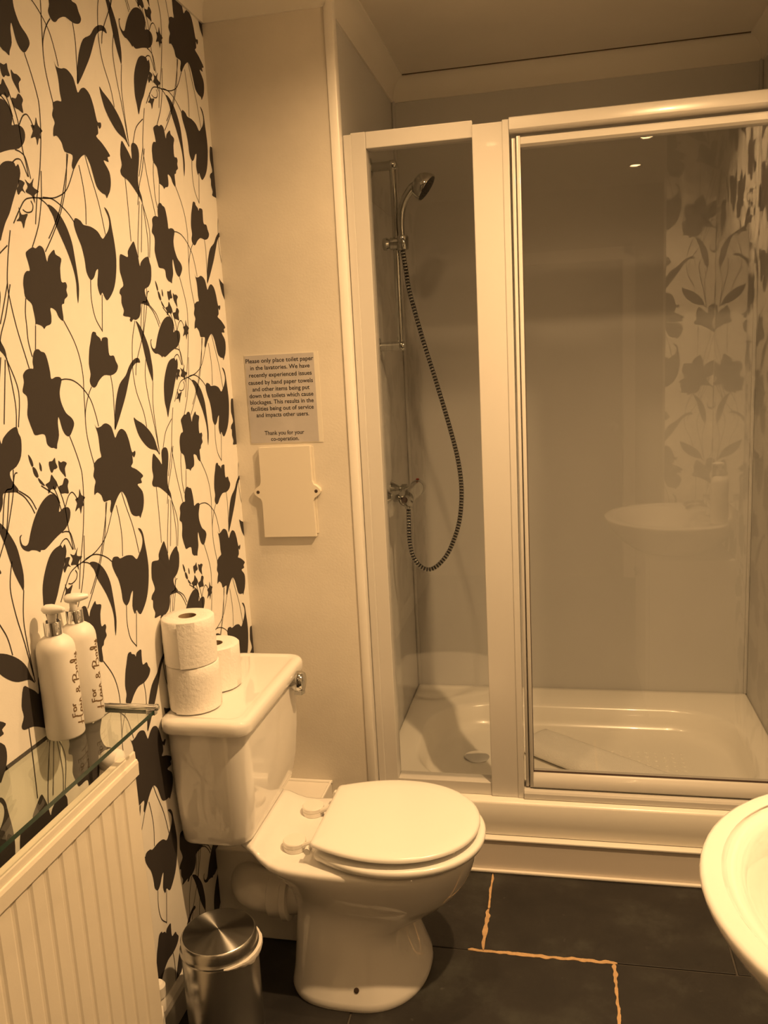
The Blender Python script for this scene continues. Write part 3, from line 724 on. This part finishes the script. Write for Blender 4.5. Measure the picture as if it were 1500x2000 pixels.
def dish(xr, xf, hw, z, ins, hinge=.137):
    """seat outline: straight hinge edge, bulging sides, round front"""
    xc = -.412
    out = []
    nfr, nsd, nre = 34, 8, 6
    for k in range(nfr + 1):
        a = math.radians(-90 + 180 * k / nfr)
        out.append(Vector((xc + (xf - ins - xc) * math.cos(a) ** (2 / 2.1), TY + (hw - ins) * math.copysign(abs(math.sin(a)) ** (2 / 2.1), math.sin(a)), z)))
    hh = hinge - ins
    for k in range(1, nsd + 1):
        s = k / nsd
        out.append(Vector((xc + (xr + ins + .012 - xc) * s, TY + (hw - ins) + (hh + .004 - (hw - ins)) * s ** 1.9, z)))
    for k in range(1, 4):
        a = math.radians(90 * k / 3)
        out.append(Vector((xr + ins + .012 - .012 * math.sin(a), TY + hh + .004 - .012 * (1 - math.cos(a)), z)))
    for p in list(reversed(out[nfr + 1:])):
        out.append(Vector((p.x, 2 * TY - p.y, z)))
    return out
bm = bmesh.new()
loft(bm, [dish(-.578, -.190, .189, .3575, .010), dish(-.578, -.190, .189, .3600, .002), dish(-.578, -.190, .189, .3660, 0.0), dish(-.578, -.190, .189, .3740, 0.0), dish(-.578, -.190, .188, .3765, .003), dish(-.578, -.190, .188, .3785, .009), dish(-.578, -.190, .188, .3790, .020)])
for bxx in (-.52, -.26):
    for byy in (-.11, .11):
        box(bm, bxx - .012, bxx + .012, TY + byy - .006, TY + byy + .006, .3488, .3580)
finish('seat', bm, 'seat', wc, True, 60)
bm = bmesh.new()
loft(bm, [dish(-.585, -.202, .182, .3860, .024), dish(-.585, -.202, .182, .3915, .022), dish(-.585, -.202, .182, .3925, .005), dish(-.585, -.202, .182, .3945, 0.0), dish(-.585, -.202, .182, .4005, .0003), dish(-.585, -.202, .182, .4035, .0035), dish(-.585, -.202, .182, .4055, .011), dish(-.585, -.202, .182, .4063, .04)])
for bxx in (-.52, -.26):
    for byy in (-.10, .10):
        box(bm, bxx - .010, bxx + .010, TY + byy - .005, TY + byy + .005, .3785, .3865)
finish('lid', bm, 'seat', wc, True, 60)
for y in (1.765, 1.925):
    bm = bmesh.new(); lathe(bm, [(.0265, .3488), (.0280, .3505), (.0280, .3595), (.0268, .3600), (.0268, .3612), (.0280, .3618), (.0280, .3705), (.026, .3728), (.001, .3735)], (-.642, y, 0), n=32)
    h = finish('hinge_cap', bm, 'plastic', wc, True)
    bm = bmesh.new(); tube(bm, [(-.622, y - .010, .362), (-.600, y - .012, .372), (-.586, y - .012, .380)], [.006, .007, .006], 10)
    finish('hinge_arm', bm, 'plastic', h, True)
for y in (TY - .13, TY + .13):
    bm = bmesh.new(); tube(bm, [(-.592, y - .007, .380), (-.592, y + .007, .380)], .0085, 12)
    finish('hinge_pin', bm, 'plastic', wc, True)

CY0, CY1 = 1.655, 2.085
bm = bmesh.new()
CS = [(.386, -.752, .047, .030), (.391, -.737, .034, .040), (.398, -.729, .026, .046), (.420, -.722, .021, .048), (.47, -.714, .014, .048), (.55, -.708, .006, .048), (.63, -.706, .002, .048), (.690, -.706, .000, .048)]
loft(bm, [rrect(XW + .004, x, CY0 + dy, CY1 - dy, r, z, 10) for z, x, dy, r in CS])
finish('cistern', bm, 'ceramic', wc, True, 60)
def lid_loop(ins, z): return rrect(XW + .001 + ins, -.689 - ins, CY0 - .016 + ins, CY1 + .014 - ins, .042 - ins * .6, z, 10)
bm = bmesh.new()
loft(bm, [lid_loop(.008, .687), lid_loop(.002, .6885), lid_loop(0, .693), lid_loop(0, .708), lid_loop(.002, .7155), lid_loop(.007, .7205), lid_loop(.014, .7225), lid_loop(.024, .7225), lid_loop(.028, .7208), lid_loop(.034, .7202), lid_loop(.045, .7202)])
finish('cistern_lid', bm, 'ceramic', wc, True, 60)
bm = bmesh.new()
lathe(bm, [(.014, 0), (.015, .008), (.024, .010), (.0285, .018), (.0285, .030), (.024, .038), (.001, .041)], (-.7085, 2.008, .676), (1, 0, 0), 28)
lv = finish('flush_lever', bm, 'chrome_dim', wc, True)
lv['label'] = 'chrome flush lever'
bm = bmesh.new()
loft(bm, [[Vector((-.694 + a, 2.008 + b, .676 + c)) for a, b in ((0, -.016), (.020, -.016), (.025, 0), (.020, .016), (0, .016))] for c in (.006, -.020, -.032)])
finish('lever_arm', bm, 'chrome_dim', lv, True, 40)

# white waste connector from the pan into the boxing
bm = bmesh.new(); lathe(bm, [(.058, 0), (.066, .002), (.067, .016), (.060, .020), (.060, .052), (.052, .056)], (-.685, TY, .172), (-1, 0, 0), 32)
sp = finish('waste_connector', bm, 'plastic', wc, True)
sp['label'] = 'white plastic waste connector collar'
bm = bmesh.new(); tube(bm, catmull([(-.735, TY, .172), (-.765, TY + .002, .172), (-.795, TY + .016, .171), (-.812, TY + .040, .170), (-.815, TY + .058, .170)], 6), .052, 28)
finish('elbow', bm, 'plastic', sp, True)

# ------------------------------------------------------------------ toilet rolls
def make_roll(name, x, y, z, r, h, label, seed):
    t = thing(name, label, 'toilet roll', (x, y, z), 'toilet rolls on the cistern')
    bm = bmesh.new()
    n = 56
    loops = []
    rc = .0205
    for rr, zz in ((rc, .004), (r * .6, .001), (r - .004, 0), (r, .003), (r, h * .25), (r + .0006, h * .5), (r, h * .75), (r, h - .003), (r - .003, h), (r * .7, h - .0005), (rc, h - .001)):
        loops.append([Vector((x + (rr + (.0009 * noise.noise(Vector((math.cos(2 * math.pi * k / n) * 3 + seed, math.sin(2 * math.pi * k / n) * 3, zz * 40))) if rr > r - .002 else 0)) * math.cos(2 * math.pi * k / n), y + rr * math.sin(2 * math.pi * k / n), z + zz)) for k in range(n)])
    loft(bm, loops, (False, False))
    # the loose end of the outer sheet
    a0 = -2.35 + seed * .4
    def sheet(a, o): return [Vector((x + (r + o) * math.cos(a), y + (r + o) * math.sin(a), z + q)) for q in (.002, h * .5, h - .002)]
    strip = [sheet(a0 + i * .06, .0004 + .0022 * max(0, 1 - i / 6)) for i in range(12)]
    vs = [[bm.verts.new(p) for p in s] for s in strip]
    for i in range(len(vs) - 1):
        for k in range(2): bm.faces.new((vs[i][k], vs[i + 1][k], vs[i + 1][k + 1], vs[i][k + 1]))
    finish('paper', bm, 'tissue', t, True, 50)
    bm = bmesh.new()
    lathe(bm, [(.0205, .0035), (.0205, h - .0008), (.0195, h - .0008), (.0195, .0035), (.0205, .0035)], (x, y, z), n=28, caps=False)
    finish('core', bm, 'card', t, True)
    return t
make_roll('toilet_roll', -.846, 1.733, .7225, .0605, .110, 'lower roll of the two stacked on the cistern lid', 1)
make_roll('toilet_roll', -.847, 1.731, .8325, .0600, .110, 'upper roll of the two stacked on the cistern lid', 2)
make_roll('toilet_roll', -.846, 1.862, .7225, .0600, .108, 'single toilet roll standing behind the stack of two', 3)

# ------------------------------------------------------------------ radiator
rad = thing('radiator', 'white fluted panel radiator below the glass shelf', 'radiator', (-.845, 1.0, .10))
YR0, YR1, ZR0, ZR1 = .545, 1.398, .11, .724
prof = []
pitch = .042
k0 = int(math.floor((YR0 - .967) / pitch))
prof.append((-.825, YR0))
for k in range(k0 + 1, 11):
    g = .967 + pitch * k
    if g + .012 > YR1: break
    prof += [(-.825, g - .0075), (-.8278, g - .0040), (-.8292, g), (-.8278, g + .0040), (-.825, g + .0075)]
prof += [(-.825, YR1 - .002), (-.827, YR1 + .002), (-.850, YR1 + .002), (-.850, YR0)]
bm = bmesh.new()
loft(bm, [[Vector((a, b, z)) for a, b in prof] for z in (ZR0, ZR1 + .01)])
finish('panel', bm, 'rad', rad)
bm = bmesh.new()
prof = [(-.8195, ZR1 - .002), (-.8185, .7475), (-.8205, .7535), (-.8232, .7545), (-.8236, .7680), (-.8245, .7700), (-.8275, .7700), (-.8285, .7680), (-.8290, .7550), (-.8580, .7550), (-.8620, .7520), (-.8625, ZR1 - .002)]
loft(bm, [[Vector((a, y, b)) for a, b in prof] for y in (YR0, YR1 + .003)])
finish('top_band', bm, 'rad', rad)
for y in (.70, 1.30):
    finish('wall_bracket', nbox(XW + .0005, -.848, y - .02, y + .02, .20, .66, .002), 'rad', rad)
bm = bmesh.new()
lathe(bm, [(.017, 0), (.020, .004), (.0235, .014), (.0245, .026), (.022, .037), (.014, .044), (.001, .046)], (XW + .0005, 1.421, .737), (1, 0, 0), 28)
finish('bracket_knob', bm, 'plastic', rad, True)
bm = bmesh.new()
lathe(bm, [(.010, .135), (.014, .137), (.015, .160), (.012, .168), (.016, .172), (.017, .196), (.012, .203), (.001, .204)], (-.868, 1.462, 0), n=22)
tube(bm, [(-.868, 1.462, .150), (-.850, 1.430, .150), (-.845, 1.412, .150)], .008, 12)
finish('valve', bm, 'plastic', rad, True)
bm = bmesh.new(); tube(bm, [(-.868, 1.462, .0005), (-.868, 1.462, .140)], .0085, 14)
lathe(bm, [(.022, .0), (.022, .004), (.010, .010)], (-.868, 1.462, 0.0), n=20)
finish('supply_pipe', bm, 'plastic', rad, True)

# ------------------------------------------------------------------ glass shelf
sh = thing('glass_shelf', 'clear glass wall shelf with a chrome end bar above the radiator', 'shelf', (-.84, 1.0, .846))
bm = bmesh.new()
SY0, SY1, SX1, SZ0, SZ1 = .50, 1.378, -.761, .860, .868
box(bm, XW, SX1, SY0, SY1, SZ0, SZ1)
for f in bm.faces: f.material_index = 0 if abs(f.normal.z) > .5 else 1
finish('glass_pane', bm, ['shelf', 'shelf_edge'], sh)
for y in (1.383, .494):
    bm = bmesh.new(); tube(bm, [(XW, y, .8715), (-.760, y, .8715)], .0058, 16); lathe(bm, [(.0058, 0), (.0068, .001), (.0068, .006), (.004, .008)], (-.761, y, .8715), (1, 0, 0), 16)
    br = finish('end_bar', bm, 'chrome', sh, True)
    finish('clip', nbox(-.776, -.758, y - .009, y + .003, .8585, .8700, .001), 'chrome', br)

# ------------------------------------------------------------------ lotion bottles
BR = .0330
HAIR = [  # cursive strokes of the line "Hair & Body": u along the line, v up (unit: line height)
    [(-.10, .08), (.02, .0), (.10, .2), (.20, .75), (.26, 1.08)], [(.0, .46), (.3, .56), (.60, .52)], [(.68, 1.10), (.60, .75), (.54, .3), (.58, .05), (.70, .02), (.80, .2)],
    [(1.05, .42), (.9, .48), (.82, .25), (.9, .05), (1.02, .2), (1.06, .42), (1.06, .1), (1.16, .05)], [(1.16, .05), (1.26, .42), (1.28, .1), (1.36, .02), (1.44, .15)], [(1.30, .62), (1.31, .66)],
    [(1.44, .15), (1.52, .46), (1.60, .40), (1.62, .12), (1.74, .06)],
    [(2.45, .02), (2.2, .55), (2.22, .78), (2.36, .76), (2.34, .55), (2.08, .28), (2.12, .04), (2.28, .06), (2.44, .36)],
    [(2.85, .0), (2.95, .6), (3.02, 1.0)], [(2.80, .85), (3.05, 1.1), (3.32, .95), (3.22, .65), (3.0, .55), (3.32, .50), (3.40, .2), (3.2, .0), (2.98, .05)],
    [(3.66, .42), (3.54, .30), (3.58, .06), (3.72, .05), (3.76, .30), (3.66, .42), (3.82, .38)], [(4.14, .42), (3.98, .46), (3.92, .2), (4.0, .03), (4.12, .15), (4.28, .95), (4.20, 1.12), (4.12, .8), (4.2, .1), (4.32, .06)],
    [(4.34, .42), (4.38, .12), (4.48, .08), (4.56, .42), (4.54, -.1), (4.44, -.45), (4.36, -.3), (4.66, .12)]]
FOR = [[(0, 0), (0, 1)], [(0, 1), (.5, 1)], [(0, .52), (.42, .52)],
       [(.95, .66), (.75, .56), (.70, .33), (.80, .06), (.98, .0), (1.16, .10), (1.22, .33), (1.14, .56), (.95, .66)], [(1.48, 0), (1.48, .64)], [(1.48, .40), (1.60, .62), (1.80, .64)]]
def make_bottle(name, x, y, z, label, noz, text=True, group='pump bottles on the glass shelf', th0=-8.0):
    t = thing(name, label, 'pump bottle', (x, y, z), group)
    bm = bmesh.new()
    lathe(bm, [(BR - .004, 0), (BR - .0012, .0012), (BR, .004), (BR, .158), (BR - .0008, .165), (BR - .0032, .172), (BR - .008, .1785), (BR - .014, .1830), (.0150, .1850), (.0148, .188)], (x, y, z), n=48)
    b = finish('body', bm, 'bottle', t, True, 60)
    bm = bmesh.new(); lathe(bm, [(.0140, .1860), (.0152, .1870), (.0152, .2095), (.0145, .2105), (.009, .2105)], (x, y, z), n=32)
    finish('collar', bm, 'chrome', t, True)['label'] = 'chrome collar'
    bm = bmesh.new()
    lathe(bm, [(.0070, .210), (.0070, .2245)], (x, y, z), n=20)
    d = Vector((math.cos(noz), math.sin(noz), 0)); s = Vector((-d.y, d.x, 0))
    loops = []
    for f, hw_, hz in ((-.0155, .002, .0015), (-.0145, .007, .0050), (-.009, .0115, .0082), (.000, .0125, .0090), (.010, .0105, .0080), (.020, .0070, .0060), (.0265, .0045, .0040), (.028, .002, .001)):
        c = Vector((x, y, z + .2320)) + d * f
        loops.append([c + s * hw_ * math.cos(2 * math.pi * k / 16) + Vector((0, 0, hz * math.sin(2 * math.pi * k / 16))) for k in range(16)])
    loft(bm, loops)
    finish('pump_head', bm, 'pump', t, True)
    if text:
        bm = bmesh.new()
        def put(strokes, z0, th, unit_u, unit_v, wd):
            for st in strokes:
                P = [(p.x, p.y) for p in (catmull([Vector((a, b, 0)) for a, b in st], 5) if len(st) > 2 else [Vector((a, b, 0)) for a, b in st])]
                prev = None
                for k, p in enumerate(P):
                    a, c = P[max(k - 1, 0)], P[min(k + 1, len(P) - 1)]
                    tx, ty = (c[0] - a[0]) * unit_u, (c[1] - a[1]) * unit_v
                    l = math.hypot(tx, ty) or 1
                    wv = wd * (.6 + .6 * abs(ty) / l)
                    nx, ny = -ty / l * wv, tx / l * wv
                    q = []
                    for sg in (1, -1):
                        u = p[0] * unit_u + nx * sg; v = p[1] * unit_v + ny * sg
                        ang = math.radians(th) - v / BR
                        q.append(bm.verts.new((x + (BR + .0003) * math.cos(ang), y + (BR + .0003) * math.sin(ang), z + z0 + u)))
                    if prev: bm.faces.new((prev[0], prev[1], q[1], q[0]))
                    prev = q
        put(HAIR, .020, th0 + 6, .0285, .0185, .0012)
        put(FOR, .040, th0 - 28, .0135, .0090, .0012)
        o = finish('lettering', bm, 'ink', b); o['kind'] = 'stuff'
    return t
make_bottle('pump_bottle', -.8742, 1.265, .8681, 'nearer white pump bottle on the glass shelf', -0.05, th0=14)
make_bottle('pump_bottle', -.8742, 1.334, .8681, 'farther white pump bottle on the glass shelf, next to the cistern', 0.62, th0=9)

# ------------------------------------------------------------------ pedal bin
bn = thing('pedal_bin', 'small brushed steel pedal bin between radiator and toilet', 'bin', (-.760, 1.552, 0))
BX, BY = -.758, 1.552
bm = bmesh.new(); lathe(bm, [(.080, .0), (.083, .002), (.083, .018), (.081, .020), (.0815, .022), (.0835, .030), (.0845, .232), (.083, .236)], (BX, BY, 0), n=64)
finish('body', bm, 'steel', bn, True)
bm = bmesh.new(); lathe(bm, [(.084, .0005), (.086, .003), (.086, .016), (.0835, .018)], (BX, BY, 0), n=48); finish('base_ring', bm, 'rubber', bn, True)
bm = bmesh.new(); lathe(bm, [(.083, .237), (.0865, .239), (.0870, .243), (.0845, .2455), (.0835, .250), (.0835, .266), (.0800, .2715), (.0785, .2722)], (BX, BY, 0), n=64, caps=False)
rim = finish('lid_rim', bm, 'steel', bn, True)
bm = bmesh.new()
rings = [(.0785, .2722), (.06, .2745), (.03, .2765), (.002, .2775)]
lathe(bm, rings, (BX, BY, 0), n=96)
ld = finish('lid', bm, 'lid_steel', bn, True)
# brushed round the centre: the stretch of the highlight follows the circles
t = M['lid_steel'].node_tree; p = t.nodes['Principled BSDF']
tg = t.nodes.new('ShaderNodeTangent'); tg.direction_type = 'RADIAL'; tg.axis = 'Z'
t.links.new(tg.outputs[0], p.inputs['Tangent'])
me = ld.data; c = Vector((BX, BY, 0)); me.transform(Matrix.Translation(-c)); ld.location = c
ld.matrix_parent_inverse = Matrix.Translation(-Vector((-.760, 1.552, 0)))
bm = bmesh.new()
loops = []
for k in range(26):
    a = math.radians(-62 + 150 * k / 25)
    e = math.sin(math.pi * k / 25)
    o = .0875 + .010 * e * (.6 + .5 * noise.noise(Vector((k * .45, 1, 0))))
    zl = .236 - .020 * e * (.7 + .6 * noise.noise(Vector((k * .6, 5, 0)))) 
    cs, sn = math.cos(a), math.sin(a)
    loops.append([Vector((BX + r * cs, BY + r * sn, z)) for r, z in ((.0850, .2425), (o, .2425 - .002), (o + .001, (zl + .2425) / 2), (o - .002, zl), (.0855, zl + .004))])
loft(bm, loops)
finish('bin_liner', bm, 'bag', bn, True)['label'] = 'white liner edge poking out under the lid'
bm = bmesh.new(); box(bm, BX + .060, BX + .112, BY - .056, BY - .030, .012, .018, .002)
finish('pedal', bm, 'rubber', bn)

# ------------------------------------------------------------------ washbasin on a white cabinet
BCX, BCY, BA, BB, BZ = .443, 1.060, .270, .292, .800
basin = thing('washbasin', 'white oval washbasin at the right edge, seen from above', 'basin', (BCX, BCY, .62))
def ell(a, b, z, back):
    out = []
    for k in range(72):
        g = 2 * math.pi * k / 72
        cx, sy = math.cos(g), math.sin(g)
        if cx < 0 or not back:
            out.append(Vector((BCX + a * cx, BCY + b * sy, z)))
        else:
            e = 3.2
            out.append(Vector((BCX + (XR - .001 - BCX) * cx ** (2 / e), BCY + b * math.copysign(abs(sy) ** (2 / e), sy), z)))
    return out
bm = bmesh.new()
loft(bm, [ell(.140, .165, .6605, False), ell(.160, .185, .668, False), ell(.205, .225, .700, False), ell(.245, .265, .745, False), ell(.262, .284, .772, True), ell(.268, .290, .784, True), ell(BA, BB, .792, True), ell(BA - .002, BB - .002, .798, True), ell(BA - .007, BB - .007, .8005, True),
          ell(BA - .028, BB - .028, .8000, True)], (True, False))
finish('basin_body', bm, 'ceramic', basin, True, 70)
def inn(d, z): 
    return [Vector((BCX - .018 + (BA - .018 - d) * math.cos(2 * math.pi * k / 72) * (1 if math.cos(2 * math.pi * k / 72) < 0 else .66), BCY + (BB - d) * math.sin(2 * math.pi * k / 72), z)) for k in range(72)]
bm = bmesh.new()
loft(bm, [ell(BA - .028, BB - .028, .8000, True), inn(.0135 + .018, .7975), inn(.036, .7940), inn(.042, .7935), inn(.052, .7925), inn(.062, .786), inn(.078, .765), inn(.100, .735), inn(.135, .705), inn(.175, .692), inn(.215, .688)], (False, True))
finish('bowl', bm, 'ceramic', basin, True, 70)
bm = bmesh.new(); lathe(bm, [(.022, .6885), (.022, .690), (.016, .691), (.001, .690)], (BCX - .02, BCY, 0), n=24); finish('waste', bm, 'chrome', basin, True)
for y in (1.02, 1.10):
    bm = bmesh.new()
    lathe(bm, [(.024, .7995), (.024, .803), (.017, .807), (.0155, .840), (.019, .846), (.021, .868), (.015, .878), (.001, .880)], (.590, y, 0), n=24)
    tube(bm, catmull([(.590, y, .832), (.555, y, .842), (.520, y, .840), (.498, y, .826)], 5), [.0115] * 15 + [.010], 14)
    tp = finish('tap', bm, 'chrome', basin, True)
cab = thing('vanity_cabinet', 'white cabinet carrying the washbasin', 'cabinet', (.50, BCY, 0))
finish('carcass', nbox(.335, XR - .001, .83, 1.29, 0, .660, .003), 'white_trim', cab)
for y0, y1 in ((.835, 1.057), (1.063, 1.285)):
    dd = finish('cabinet_door', nbox(.319, .3345, y0, y1, .06, .650, .003), 'white_trim', cab)
    bm = bmesh.new(); yk = 1.057 - .03 if y0 < 1 else 1.063 + .03
    lathe(bm, [(.006, 0), (.006, .012), (.012, .016), (.011, .022), (.001, .024)], (.319, yk, .56), (-1, 0, 0), 16); finish('knob', bm, 'chrome', dd, True)
make_bottle('soap_dispenser', .598, 1.245, .8003, 'white pump dispenser on the washbasin ledge', math.pi, False, 'bottles on the washbasin')
mir = thing('wall_mirror', 'frameless wall mirror above the washbasin', 'mirror', (XR, 1.08, .86))
finish('mirror_glass', nbox(XR - .006, XR - .0008, .76, 1.40, .86, 1.90, .001), 'mirror', mir)

# ------------------------------------------------------------------ ceiling downlights
for (lx, ly, pw), lab in zip(LAMP_SPOTS, LAMP_LABELS):
    t = thing('downlight', lab, 'ceiling light', (lx, ly, ZC - .012), 'ceiling downlights')
    bm = bmesh.new(); lathe(bm, [(.044, 0), (.044, -.004), (.040, -.008), (.030, -.008), (.028, -.003), (.028, 0)], (lx, ly, ZC), n=32, caps=False)
    finish('bezel', bm, 'chrome', t, True)
    bm = bmesh.new(); lathe(bm, [(.028, -.004), (.020, -.006), (.001, -.0065)], (lx, ly, ZC), n=24)
    finish('bulb', bm, 'lamp', t, True)
    sd = bpy.data.lights.new('downlight_beam', 'SPOT')
    sd.energy = pw; sd.color = LAMP_COLOR; sd.spot_size = math.radians(150); sd.spot_blend = 1.0; sd.shadow_soft_size = .022
    so = bpy.data.objects.new('downlight_beam', sd); COL.objects.link(so)
    so.parent = t; so.location = (0, 0, -.02)
